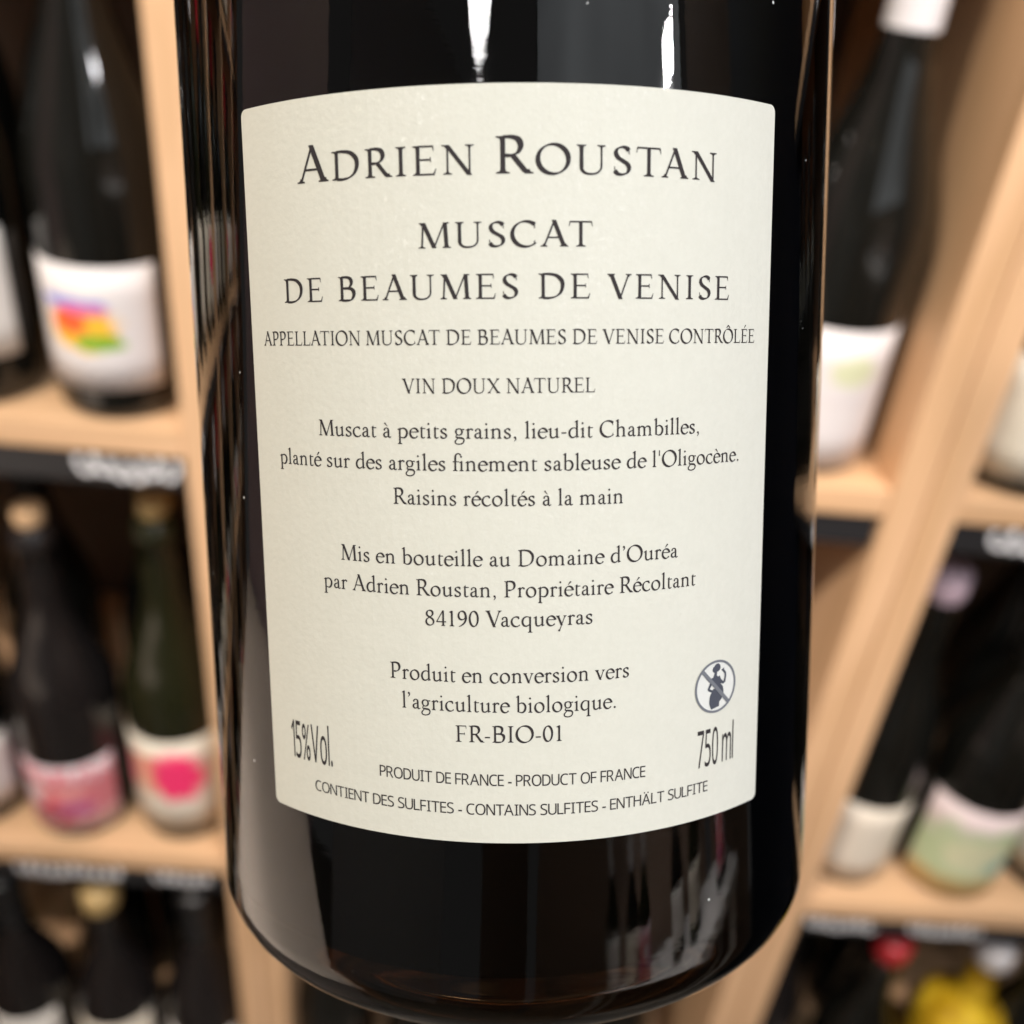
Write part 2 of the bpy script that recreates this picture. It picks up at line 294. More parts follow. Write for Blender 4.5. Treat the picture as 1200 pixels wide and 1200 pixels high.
shelf_unit(-.78,-.1535,'pale wood shelf unit left of the big bottle, with colourful labelled bottles',[(1,-.345,-.300,.013),(1,-.243,-.182,.0155),(2,-.345,-.26,.014),(2,-.236,-.19,.013),(0,-.3,-.2,.015)])
shelf_unit(-.1525,.2695,'middle pale wood shelf unit mostly hidden behind the big bottle',[(1,-.08,0,.015),(2,-.08,.02,.015),(0,.0,.1,.015)])
for i_ in range(3):
    shelf_unit(-.781-.44*(i_+1)+.001,-.782-.44*i_,('first','second','third')[i_]+' pale wood shelf unit to the left of the one with colourful labels',[(1,-.9-.44*i_,-.85-.44*i_,.015)])
shelf_unit(.2705,.90,'pale wood shelf unit right of the big bottle, holding the gold coloured bottle',[(1,.318,.42,.017),(2,.299,.355,.013),(2,.385,.445,.013),(0,.4,.5,.015)])
# ------------------------------------------------------------------ shelf bottles
M_dark=mat('dark_bottle_glass',(.006,.006,.005),.035,IOR=1.5)
M_green=mat('olive_bottle_glass',(.012,.013,.005),.05,IOR=1.5)
M_hazy=mat('dusty_bottle_glass',(.012,.010,.010),.16,IOR=1.5)
M_goldwine=mat('gold_wine_glass',(.80,.50,.015),.12,IOR=1.5)
def capm(n,c,r=.4,metal=0): return mat(n,c,r,Metallic=metal)
M_cork=capm('cork',(.62,.40,.22),.7); M_tanfoil=capm('tan_wax',(.55,.38,.16),.45); M_whitecap=capm('white_capsule',(.70,.68,.70),.4)
M_mauve=capm('mauve_capsule',(.55,.42,.50),.4); M_redcap=capm('red_capsule',(.45,.02,.03),.35); M_blackcap=capm('black_capsule',(.012,.012,.013),.35)
M_pinkcap=capm('greyish_pink_stopper',(.50,.40,.38),.5)
def paper(name,c,blobs=(),ns=9,amp=1.1):
    """paper label with soft printed colour patches placed in label coordinates (u 0-1, v 0-1)"""
    m=mat(name,c,.55); p=m.node_tree.nodes['Principled BSDF']; uv=N(m,'ShaderNodeUVMap')
    nz=N(m,'ShaderNodeTexNoise'); nz.inputs['Scale'].default_value=ns; nz.inputs['Detail'].default_value=4; LK(m,uv.outputs[0],nz.inputs[0])
    cur=None
    rgb=N(m,'ShaderNodeRGB'); rgb.outputs[0].default_value=(*c,1); cur=rgb.outputs[0]
    for (cu,cv,ru,rv,col) in blobs:
        mp=N(m,'ShaderNodeMapping'); mp.inputs['Location'].default_value=(-cu/ru,-cv/rv,0); mp.inputs['Scale'].default_value=(1/ru,1/rv,0); LK(m,uv.outputs[0],mp.inputs[0])
        ln=N(m,'ShaderNodeVectorMath',operation='LENGTH'); LK(m,mp.outputs[0],ln.inputs[0])
        ad=N(m,'ShaderNodeMath',operation='MULTIPLY_ADD'); LK(m,nz.outputs[0],ad.inputs[0]); ad.inputs[1].default_value=amp; LK(m,ln.outputs['Value'],ad.inputs[2])
        mr=N(m,'ShaderNodeMapRange'); LK(m,ad.outputs[0],mr.inputs[0]); mr.inputs[1].default_value=.8+amp*.5; mr.inputs[2].default_value=1.15+amp*.5; mr.inputs[3].default_value=1; mr.inputs[4].default_value=0
        mx=N(m,'ShaderNodeMix',data_type='RGBA'); LK(m,mr.outputs[0],mx.inputs[0]); LK(m,cur,mx.inputs[6]); mx.inputs[7].default_value=(*col,1); cur=mx.outputs[2]
    LK(m,cur,p.inputs['Base Color']); return m
def bottle_profile(R,Hh,style,zs=None):
    # outer profile, foot to lip (metres)
    nr=.0138
    if style=='burg':   # sloping shoulders
        sh=Hh*.47
        P=[(0,.012),(R*.45,.008),(R*.72,.001),(R*.86,0),(R*.96,.003),(R,.010)]
        P+=[(R,sh*k/4) for k in (1,2,3,4)]
        for i in range(1,13):
            t=i/12; P.append((nr+(R-nr)*(cos(t*pi)+1)/2*(1-.08*sin(pi*t)),sh+(Hh*.80-sh)*t))
        P+=[(nr,Hh*.86),(nr*1.02,Hh-.018),(nr*1.12,Hh-.017),(nr*1.12,Hh-.011),(nr*1.04,Hh-.010),(nr*1.04,Hh-.001),(nr*.9,Hh),(0,Hh)]
    else:               # high square shoulders
        sh=Hh*.62
        P=[(0,.012),(R*.45,.008),(R*.72,.001),(R*.86,0),(R*.96,.003),(R,.010)]
        P+=[(R,sh*k/4) for k in (1,2,3,4)]
        for i in range(1,13):
            t=i/12; P.append((nr+(R-nr)*(cos(t*pi)+1)/2,sh+(Hh*.76-sh)*t))
        P+=[(nr,Hh*.86),(nr*1.02,Hh-.018),(nr*1.12,Hh-.017),(nr*1.12,Hh-.011),(nr*1.04,Hh-.010),(nr*1.04,Hh-.001),(nr*.9,Hh),(0,Hh)]
    return P
def rad_at(P,z):
    for (r0,z0),(r1,z1) in zip(P[4:],P[5:]):
        if z0<=z<=z1 and z1>z0: return r0+(r1-r0)*(z-z0)/(z1-z0)
    return P[-3][0]
def wrap_label(name,R,z0,z1,a0,a1,m,parent,prof=None,th=.0002,n=28):
    """curved sheet with thickness, angles measured from the front (-Y), with UVs"""
    V=[];F=[];UV=[]
    for k,off in ((0,th),(1,0)):
        for j in range(5):
            z=z0+(z1-z0)*j/4
            for i in range(n+1):
                a=a0+(a1-a0)*i/n; rr=R+off+.00005
                V.append((rr*sin(a),-rr*cos(a),z)); UV.append((i/n,j/4))
    q=5*(n+1)
    for j in range(4):
        for i in range(n):
            a=j*(n+1)+i; F.append((a,a+1,a+n+2,a+n+1)); F.append((q+a,q+a+n+1,q+a+n+2,q+a+1))
    for i in range(n): F.append((i,q+i,q+i+1,i+1)); b=4*(n+1)+i; F.append((b,b+1,q+b+1,q+b))
    for j in range(4):
        a=j*(n+1); F.append((a,a+n+1,q+a+n+1,q+a)); b=a+n; F.append((b,q+b,q+b+n+1,b+n+1))
    o=mesh_obj(name,V,F,m,parent,True)
    l=o.data.uv_layers.new(name='UVMap')
    for lp in o.data.loops: l.data[lp.index].uv=UV[lp.vertex_index]
    return o
def cap_shell(P,z0,Hh,m,parent,name='capsule'):
    prof=[(rad_at(P,z)+.0006,z) for z in [z0+(Hh-.02-z0)*i/6 for i in range(7)]]+[(.0162,Hh-.018),(.0164,Hh-.010),(.0158,Hh-.002),(.0150,Hh+.0008),(0,Hh+.001)]
    V,F=lathe(prof,32); return mesh_obj(name,V,F,m,parent,True)
def shelf_bottle(x,y,zb,R,Hh,style,glass,label,cap=None,lab=None,group=None,rot=0,name='wine_bottle'):
    u=empty(name,(x,y,zb),label,'bottle',group or 'wine bottles on the shelves'); u.rotation_euler.z=rot
    P=bottle_profile(R,Hh,style)
    V,F=lathe(P,48); mesh_obj('bottle_glass',V,F,glass,u,True)
    if lab:
        m,z0,z1,half=lab; wrap_label('paper_label',R,z0,z1,-half,half,m,u)
    if cap:
        kind,m=cap
        if kind=='cap': cap_shell(P,Hh-.062,Hh,m,u)
        if kind=='short': cap_shell(P,Hh-.022,Hh,m,u,'wax_seal')
        if kind=='cork':
            V,F=lathe([(0,Hh-.002),(.0095,Hh-.002),(.0102,Hh+.004),(.0100,Hh+.011),(.0088,Hh+.0125),(0,Hh+.0126)],24); mesh_obj('cork',V,F,m,u,True)
        if kind=='ball':
            V,F=lathe([(0,Hh-.001),(.010,Hh),(.0135,Hh+.006),(.0145,Hh+.012),(.0125,Hh+.019),(.007,Hh+.0235),(0,Hh+.0245)],24); mesh_obj('stopper',V,F,m,u,True)
    return u
PW=(.74,.70,.70); PC=(.72,.66,.56)
M_land=paper('label_landscape',PW,[(.58,.50,.20,.19,(.92,.50,.04)),(.53,.57,.11,.12,(.95,.12,.03)),(.67,.40,.13,.07,(.22,.42,.03)),(.55,.70,.20,.05,(.25,.27,.72)),(.61,.66,.12,.04,(.75,.15,.35))])
M_pink=paper('label_pink_pattern',(.72,.66,.70),[(.55,.50,.75,.42,(.66,.19,.23)),(.56,.46,.22,.30,(.80,.07,.10)),(.22,.45,.12,.2,(.5,.25,.40)),(.45,.62,.12,.1,(.85,.5,.5)),(.7,.38,.12,.1,(.5,.12,.3)),(.40,.40,.1,.16,(.75,.55,.60)),(.66,.60,.13,.12,(.85,.35,.35)),(.5,.30,.16,.07,(.3,.08,.12)),(.34,.6,.16,.1,(.72,.62,.64))],ns=20,amp=3.0)
M_magenta=paper('label_magenta',PC,[(.50,.62,.40,.22,(.80,.42,.26)),(.68,.62,.2,.26,(.90,.04,.17)),(.25,.58,.12,.2,(.85,.25,.3))])
M_cream=paper('label_cream',(.72,.65,.55)); M_plain=paper('label_offwhite',(.78,.74,.70)); 
M_tree=paper('label_green_tree',(.66,.62,.62),[(.50,.72,.15,.12,(.58,.60,.40)),(.5,.50,.2,.02,(.62,.57,.57))])
M_mint=paper('label_mint',(.80,.66,.66),[(.5,.42,.62,.40,(.52,.62,.38)),(.5,.10,.6,.13,(.70,.55,.25)),(.40,.5,.22,.2,(.68,.68,.45)),(.62,.35,.14,.12,(.30,.50,.42))])
M_right=paper('label_ivory',(.76,.71,.60),[(.40,.5,.12,.10,(.62,.56,.46))])
S1,S2,S3=SHELF_TOPS[1:]
SB=shelf_bottle
SB(-.221,.566,S1+.0003,.0375,.300,'burg',M_dark,'dark bottle on the upper left shelf with a white label printed with a rainbow landscape',('cap',M_blackcap),(M_land,.021,.094,1.45),rot=-.42)
SB(-.308,.568,S1+.0003,.0375,.300,'burg',M_dark,'dark bottle cut by the left photo edge beside the rainbow landscape label',('cap',M_blackcap),(M_plain,.03,.105,1.35),rot=-.2)
SB(-.300,.572,S2+.0003,.0385,.280,'burg',M_hazy,'cork topped dark bottle with a pink and red patterned label at lower left',('cork',M_cork),(M_pink,.010,.082,1.5),rot=-.35)
SB(-.217,.576,S2+.0003,.0375,.292,'burg',M_green,'bottle with small tan top and cream label with a magenta patch at lower left',('cork',M_tanfoil),(M_magenta,.016,.112,1.4),rot=-.3)
SB(-.385,.574,S2+.0003,.038,.290,'burg',M_dark,'dark bottle with a plain pale label at the far left of the lower left shelf',('cap',M_blackcap),(M_plain,.02,.09,1.3))
SB(-.302,.566,S3+.0003,.038,.286,'burg',M_hazy,'bottom left dark bottle with tan top and cream label, between two others',('short',M_tanfoil),(M_cream,.03,.132,1.4),rot=-.3)
SB(-.219,.568,S3+.0003,.038,.290,'burg',M_hazy,'bottom left dark bottle with pale label standing nearest the left wooden post',('cap',M_blackcap),(M_plain,.03,.118,1.3),rot=-.3)
SB(-.388,.57,S3+.0003,.038,.290,'burg',M_hazy,'dark bottle with white label in the bottom left corner of the photo',('cap',M_blackcap),(M_plain,.02,.126,1.4),rot=-.4)
SB(.199,.572,S1+.0003,.038,.306,'burg',M_dark,'dark bottle with white capsule and white label with a pale green tree',('cap',M_whitecap),(M_tree,.006,.094,1.3),rot=.25)
SB(.112,.572,S1+.0003,.038,.300,'burg',M_dark,'dark bottle with white capsule half hidden behind the right side of the big bottle',('cap',M_whitecap),(M_plain,.02,.10,1.3))
SB(.020,.572,S1+.0003,.038,.300,'burg',M_dark,'dark bottle on the middle upper shelf hidden behind the big bottle',('cap',M_blackcap),(M_plain,.02,.10,1.3),rot=0)
SB(-.095,.572,S1+.0003,.038,.300,'burg',M_green,'olive bottle on the middle upper shelf hidden behind the big bottle',('cap',M_blackcap),(M_cream,.02,.10,1.3),rot=0)
SB(.336,.566,S1+.0003,.0400,.300,'bord',M_dark,'dark bottle with large ivory label at the right photo edge',('cap',M_blackcap),(M_right,.012,.088,1.45),rot=.35)
SB(.330,.578,S2+.0003,.0370,.300,'burg',M_dark,'dark bottle with mauve capsule and plain cream label right of the wooden posts',('short',M_mauve),(M_cream,.010,.094,1.4),rot=.3)
SB(.418,.576,S2+.0003,.0420,.290,'burg',M_dark,'dark bottle with a pale mint green and pink label on the lower right shelf',('cap',M_blackcap),(M_mint,.006,.104,1.5),rot=.25)
SB(.507,.580,S2+.0003,.038,.300,'burg',M_dark,'bottle with white label cut by the right photo edge beside the mint green label',('cap',M_blackcap),(M_plain,.02,.10,1.4))
SB(.322,.60,S3+.0003,.038,.296,'burg',M_hazy,'dark bottle at lower right standing next to the wooden post',('cap',M_blackcap),(M_plain,.02,.10,1.3))
SB(.410,.572,S3+.0003,.0375,.283,'burg',M_dark,'dark bottle with small red capsule at lower right',('short',M_redcap),(M_plain,.02,.09,1.3))
SB(.503,.570,S3+.0003,.041,.286,'bord',M_goldwine,'golden yellow bottle of sweet wine with white capsule in the lower right corner',('short',M_whitecap),(M_cream,.02,.09,1.3))
SB(-.243,.655,S2+.0003,.0375,.300,'burg',M_dark,'second row bottle with tan capsule just left of the tan wax bottle',('cap',M_tanfoil),None)
# bottles further left on the same wall, seen as streaks mirrored in the big bottle
i_=0
for zt in (S1,S2,S3,SHELF_TOPS[0]):
    for x_ in (-.53,-.65,-.74,-.87,-.98,-1.12,-1.3,-1.42,-1.53,-1.75,-1.9):
        i_+=1
        SB(x_,.572,zt+.0003,.038,.30,'burg',(M_dark,M_green)[i_%2],'dark bottle with pale label standing further left along the wall',('cap',(M_blackcap,M_whitecap,M_redcap)[i_%3]),((M_plain,M_cream,M_right,M_magenta)[i_%4],.02,.105,1.2),group='bottles further left along the wall')
# bottles standing in a second row in the dark of the shelves
SRC=SB(-.262,.670,S1+.0003,.038,.300,'burg',M_dark,'dark unlabelled bottle in the second row deep in the shelf',('cap',M_blackcap),None,'second row bottles')
def clone(src,loc,label=None):
    r_=src.copy(); COL.objects.link(r_); r_.location=loc
    if label: r_['label']=label
    for ch in src.children:
        c=ch.copy(); COL.objects.link(c); c.parent=r_
    return r_
for zt in (S1,S2,S3):
    for i,x in enumerate((-.345,-.262,.06,.155,.375,.46,-.43,.56,.65,.74,.82)):
        if zt==S1 and abs(x+.262)<.001: continue
        if zt==S2 and x==-.262: continue
        if zt==S2 and abs(x-.375)<.01: continue
        if zt==S2 and .1<x<.2: continue
        y=.668+.012*((i*7)%3)
        if x>.5 or x==-.43: y=.575
        clone(SRC,(x,y,zt+.0003))
for x in (-.09,.0,.09):
    clone(SRC,(x,.575,S2+.0003)); 
for x in (-.10,-.01,.08,.17): clone(SRC,(x,.575,S3+.0003))
# ------------------------------------------------------------------ the big bottle held up in front
RB=Matrix(((0.99503989,0.01755730,-0.09791501),(0.02342734,0.91525590,0.40219123),(0.09667869,-0.40249021,0.91030482)))
org=Vector((0.00228042,0.11887728,-0.05227712))+Vector((0,0,CAM_H))
BOT=-.0715
big=empty('dessert_wine_bottle',(0,0,0),'big dark bottle close to the camera with a cream printed back label','bottle')
base=org+RB@Vector((0,0,BOT))
big.matrix_world=Matrix.Translation(base)@RB.to_4x4()
R0=.0375
gl=bpy.data.materials.new('antique_bottle_glass'); gl.use_nodes=True; nt=gl.node_tree; p=nt.nodes['Principled BSDF']
p.inputs['Base Color'].default_value=(1,1,1,1); p.inputs['Transmission Weight'].default_value=1; p.inputs['IOR'].default_value=1.52; p.inputs['Roughness'].default_value=.0
va=N(gl,'ShaderNodeVolumeAbsorption'); va.inputs['Color'].default_value=(.62,.42,.12,1); va.inputs['Density'].default_value=240
LK(gl,va.outputs[0],nt.nodes['Material Output'].inputs['Volume'])
tc=N(gl,'ShaderNodeTexCoord'); mp=N(gl,'ShaderNodeMapping'); mp.inputs['Scale'].default_value=(55,55,14); LK(gl,tc.outputs['Object'],mp.inputs[0])
nz=N(gl,'ShaderNodeTexNoise'); nz.inputs['Scale'].default_value=1.3; nz.inputs['Detail'].default_value=2; LK(gl,mp.outputs[0],nz.inputs[0])
bp=N(gl,'ShaderNodeBump'); bp.inputs['Strength'].default_value=.5; bp.inputs['Distance'].default_value=.00022; 
mp2=N(gl,'ShaderNodeMapping'); mp2.inputs['Scale'].default_value=(60,60,420); LK(gl,tc.outputs['Object'],mp2.inputs[0]); nz2=N(gl,'ShaderNodeTexNoise'); nz2.inputs['Scale'].default_value=1.6; nz2.inputs['Detail'].default_value=3; LK(gl,mp2.outputs[0],nz2.inputs[0])
ma_=N(gl,'ShaderNodeMath',operation='MULTIPLY_ADD'); LK(gl,nz2.outputs[0],ma_.inputs[0]); ma_.inputs[1].default_value=.075; LK(gl,nz.outputs[0],ma_.inputs[2])
LK(gl,ma_.outputs[0],bp.inputs['Height']); LK(gl,bp.outputs[0],p.inputs['Normal'])
# finger smudges: patches of slightly rougher surface
sn=N(gl,'ShaderNodeTexNoise'); sn.inputs['Scale'].default_value=38; sn.inputs['Detail'].default_value=5; LK(gl,tc.outputs['Object'],sn.inputs[0])
sr=N(gl,'ShaderNodeMapRange'); sr.inputs[1].default_value=.50; sr.inputs[2].default_value=.72; sr.inputs[3].default_value=.0; sr.inputs[4].default_value=.10; LK(gl,sn.outputs[0],sr.inputs[0]); LK(gl,sr.outputs[0],p.inputs['Roughness'])
# fine dust specks on the glass
vo=N(gl,'ShaderNodeTexVoronoi'); vo.inputs['Scale'].default_value=420; LK(gl,tc.outputs['Object'],vo.inputs[0])
n3=N(gl,'ShaderNodeTexNoise'); n3.inputs['Scale'].default_value=140; LK(gl,tc.outputs['Object'],n3.inputs[0])
lt=N(gl,'ShaderNodeMath',operation='LESS_THAN'); LK(gl,vo.outputs['Distance'],lt.inputs[0]); lt.inputs[1].default_value=.062
gt=N(gl,'ShaderNodeMath',operation='GREATER_THAN'); LK(gl,n3.outputs[0],gt.inputs[0]); gt.inputs[1].default_value=.60
mu=N(gl,'ShaderNodeMath',operation='MULTIPLY'); LK(gl,lt.outputs[0],mu.inputs[0]); LK(gl,gt.outputs[0],mu.inputs[1])
df=N(gl,'ShaderNodeBsdfDiffuse'); df.inputs[0].default_value=(.6,.6,.6,1)
ms=N(gl,'ShaderNodeMixShader'); LK(gl,mu.outputs[0],ms.inputs[0]); LK(gl,p.outputs[0],ms.inputs[1]); LK(gl,df.outputs[0],ms.inputs[2]); LK(gl,ms.outputs[0],nt.nodes['Material Output'].inputs['Surface'])
M_wine=mat('wine_seen_through_glass',(.004,.0025,.0015),.5,**{'Specular_IOR_Level':.0})
def heel(R,n=8,hr=.0075):  # rounded heel from contact ring to wall
    return [(R-hr+hr*sin(pi/2*i/n),hr-hr*cos(pi/2*i/n)) for i in range(n+1)]
outer=[(0,.016),(.010,.0150),(.019,.0105),(.0255,.0035),(.0285,.0004)]+heel(R0)+[(R0,.02+.016*i) for i in range(11)]
zs=outer[-1][1]
sh=[]
for i in range(1,17):
    t=i/16; sh.append((.0142+(R0-.0142)*(cos(pi*t)+1)/2,zs+.048*t))
neck=[(.0140,zs+.06),(.0138,zs+.10),(.0142,zs+.104),(.0155,zs+.1045),(.0155,zs+.111),(.0145,zs+.112),(.0145,zs+.122),(.0130,zs+.123),(.0098,zs+.1225)]
outer+=sh+neck
Tn=.0033
inner=[(.0098,zs+.10),(.0100,zs+.06)]+[(max(.0100,a-Tn),b-.0006) for a,b in reversed(sh)]+[(R0-Tn,.02+.016*i) for i in range(10,-1,-1)]+[(R0-Tn-.0002,.014),(R0-Tn-.002,.0085),(R0-Tn-.006,.0062),(.024,.0088),(.018,.0148),(.010,.0192),(0,.0202)]
V,F=lathe(outer+inner,192); mesh_obj('bottle_glass',V,F,gl,big,True)
wi=[(0,zs+.03)]+[(a+.0001,b-.0001) for a,b in inner[8:]]
wi[0]=(0,wi[1][1]); 
V,F=lathe([(a,b) for a,b in reversed(wi)],128); mesh_obj('wine',V,F,M_wine,big,True)
V,F=lathe([(0,zs+.085),(.0097,zs+.085),(.0099,zs+.118),(.0096,zs+.1235),(0,zs+.1238)],32); mesh_obj('cork',V,F,M_cork,big,True)
P2=[(.0150,zs+.058),(.0148,zs+.10),(.0163,zs+.104),(.0163,zs+.112),(.0155,zs+.1145),(.0155,zs+.1235),(.0148,zs+.1247),(0,zs+.125)]
V,F=lathe(P2,48); mesh_obj('capsule',V,F,M_blackcap,big,True)
gm=M_goldwine; gp=gm.node_tree.nodes['Principled BSDF']; gt_=N(gm,'ShaderNodeTexCoord'); gn=N(gm,'ShaderNodeTexNoise'); gn.inputs['Scale'].default_value=26; gn.inputs['Detail'].default_value=2; LK(gm,gt_.outputs['Object'],gn.inputs[0])
gr=ramp(gm,[(.38,(.12,.055,.008)),(.50,(.52,.31,.012)),(.7,(.78,.54,.04))]); LK(gm,gn.outputs[0],gr.inputs[0]); LK(gm,gr.outputs[0],gp.inputs['Base Color'])
# ---- back label
PAPER=mat('back_label_paper',(.80,.775,.68),.62)
p=PAPER.node_tree.nodes['Principled BSDF']; tc=N(PAPER,'ShaderNodeTexCoord')
def noise(m,sc,det=3,vec=None):
    n=N(m,'ShaderNodeTexNoise'); n.inputs['Scale'].default_value=sc; n.inputs['Detail'].default_value=det; LK(m,(vec or tc.outputs['Object']),n.inputs[0]); return n
na=noise(PAPER,1700,5); nb=noise(PAPER,420,5); nc=noise(PAPER,2600,1)
rp=ramp(PAPER,[(.32,(.690,.680,.610)),(.52,(.708,.698,.628)),(.70,(.726,.716,.646))]); mx0=N(PAPER,'ShaderNodeMath',operation='MULTIPLY_ADD'); LK(PAPER,na.outputs[0],mx0.inputs[0]); mx0.inputs[1].default_value=.55
s2=N(PAPER,'ShaderNodeMath',operation='MULTIPLY'); LK(PAPER,nb.outputs[0],s2.inputs[0]); s2.inputs[1].default_value=.45; LK(PAPER,s2.outputs[0],mx0.inputs[2])
LK(PAPER,mx0.outputs[0],rp.inputs[0]); LK(PAPER,rp.outputs[0],p.inputs['Base Color'])
bm_=N(PAPER,'ShaderNodeBump'); bm_.inputs['Strength'].default_value=.55; bm_.inputs['Distance'].default_value=.00006; LK(PAPER,na.outputs[0],bm_.inputs['Height'])
# pearly flecks: tiny flat mica flakes lying at odd angles
vf=N(PAPER,'ShaderNodeTexVoronoi'); vf.inputs['Scale'].default_value=5200; LK(PAPER,tc.outputs['Object'],vf.inputs[0])
sx=N(PAPER,'ShaderNodeSeparateColor'); LK(PAPER,vf.outputs['Color'],sx.inputs[0])
g2=N(PAPER,'ShaderNodeMath',operation='GREATER_THAN'); LK(PAPER,sx.outputs[0],g2.inputs[0]); g2.inputs[1].default_value=.86
nm=N(PAPER,'ShaderNodeVectorMath',operation='MULTIPLY_ADD'); LK(PAPER,vf.outputs['Color'],nm.inputs[0]); nm.inputs[1].default_value=(.5,.5,.5); nm.inputs[2].default_value=(-.25,-.25,-.25)
na2=N(PAPER,'ShaderNodeVectorMath',operation='ADD'); geo=N(PAPER,'ShaderNodeNewGeometry'); LK(PAPER,geo.outputs['Normal'],na2.inputs[0]); LK(PAPER,nm.outputs[0],na2.inputs[1])
nn_=N(PAPER,'ShaderNodeVectorMath',operation='NORMALIZE'); LK(PAPER,na2.outputs[0],nn_.inputs[0])
gs=N(PAPER,'ShaderNodeBsdfAnisotropic'); gs.inputs['Color'].default_value=(.9,.88,.84,1); gs.inputs['Roughness'].default_value=.36; LK(PAPER,nn_.outputs[0],gs.inputs['Normal'])
fm=N(PAPER,'ShaderNodeMath',operation='MULTIPLY'); LK(PAPER,g2.outputs[0],fm.inputs[0]); fm.inputs[1].default_value=.045
LK(PAPER,bm_.outputs[0],p.inputs['Normal'])
msh=N(PAPER,'ShaderNodeMixShader'); LK(PAPER,fm.outputs[0],msh.inputs[0]); LK(PAPER,p.outputs[0],msh.inputs[1]); LK(PAPER,gs.outputs[0],msh.inputs[2]); LK(PAPER,msh.outputs[0],PAPER.node_tree.nodes['Material Output'].inputs['Surface'])
RL=R0+.00003; TH=.00016; PH=.00324
sL,sR,zT,zB=-.02735,.02778,.02172,-.04735
def lab_pt(s,z,off=0):   # label coordinates (metres along the curve, height above the lens plane) -> bottle space
    a=s/.0376+PH; rr=RL+TH+off
    return (rr*sin(a),-rr*cos(a),z-BOT)
# outline with small round corners, cut into a grid
cr=.0007; ol=[]
for cx_,cz_,a0 in ((sR-cr,zT-cr,0),(sL+cr,zT-cr,90),(sL+cr,zB+cr,180),(sR-cr,zB-.0005+cr,270)):
    for i in range(7): ol.append(Vector((cx_+cr*cos(radians(a0+15*i)),cz_+cr*sin(radians(a0+15*i)))))
n0=len(ol); vs=list(ol); ed=[]
for i in range(1,48):
    x=sL+(sR-sL)*i/48+.00001; k=len(vs); vs+=[Vector((x,zB-.002)),Vector((x,zT+.002))]; ed.append((k,k+1))
rr_=delaunay_2d_cdt([v*1000 for v in vs],ed,[list(range(n0))],0,1e-5)
VV=[v/1000 for v in rr_[0]]; FF=[f_ for f_,o_ in zip(rr_[2],rr_[5]) if o_]
used=sorted({i for f_ in FF for i in f_}); ix={a:b for b,a in enumerate(used)}
V=[lab_pt(VV[i].x,VV[i].y) for i in used]; nV=len(V); V+=[lab_pt(VV[i].x,VV[i].y,-TH) for i in used]
F=[tuple(ix[i] for i in f_) for f_ in FF]; cnt={}
for f_ in F:
    for a,b in zip(f_,f_[1:]+f_[:1]): cnt[(a,b)]=1
F2=list(F)+[tuple(nV+i for i in reversed(f_)) for f_ in F]
for (a,b) in cnt:
    if (b,a) not in cnt: F2.append((b,a,nV+a,nV+b))
lab=mesh_obj('back_label',V,F2,PAPER,big); 
lab['label']='cream pearly paper back label printed in grey'
# ---- printing
GL=gly(); UN={}
def sans_glyph(ch):
    """outline of a sans capital from the built-in font as (verts, faces, advance)"""
    base={'\u00c4':'A'}.get(ch,ch); o_=ord(base)
    if 'A'<=base<='Z': q=chr(0x1D5A0+o_-65)
    elif 'a'<=base<='z': q=chr(0x1D5BA+o_-97)
    elif '0'<=base<='9': q=chr(0x1D7E2+o_-48)
    else: q=base
    c=bpy.data.curves.new('g','FONT'); c.body=q; c.size=1; c.resolution_u=4
    o=bpy.data.objects.new('g',c); COL.objects.link(o); dg=bpy.context.evaluated_depsgraph_get()
    me=o.evaluated_get(dg).to_mesh(); V=[Vector(v.co[:2]) for v in me.vertices]; F=[tuple(p_.vertices) for p_ in me.polygons]
    o.evaluated_get(dg).to_mesh_clear(); bpy.data.objects.remove(o); bpy.data.curves.remove(c)
    if ch=='\u00c4':
        x0=(min(v.x for v in V)+max(v.x for v in V))/2
        for dx in (-.13,.13):
            k=len(V); V+=[Vector((x0+dx+.05*cos(a*pi/4),.80+.05*sin(a*pi/4))) for a in range(8)]; F.append(tuple(range(k,k+8)))
    x1=max(v.x for v in V); x0=min(v.x for v in V)
    return [Vector((v.x-x0,v.y)) for v in V],F,x1-x0
def glyph(ch,font):
    k=(ch,font)
    if k not in UN:
        if font=='serif':
            V,F=union(GL[ch].polys); UN[k]=(V,F,GL[ch].adv)
        else: UN[k]=sans_glyph(ch)
    return UN[k]
KERN={'AT':-.06,'TA':-.07,'LA':-.01,'AU':-.02,'VA':-.08,'Va':-.08,'AV':-.08,'LE':0,'L\u00c9':0,'fi':-.04,'PP':-.02,'ST':-.01,'OX':-.02,'ra':-.01,"l\u2019":-.02,"d\u2019":-.0,'PR':0}
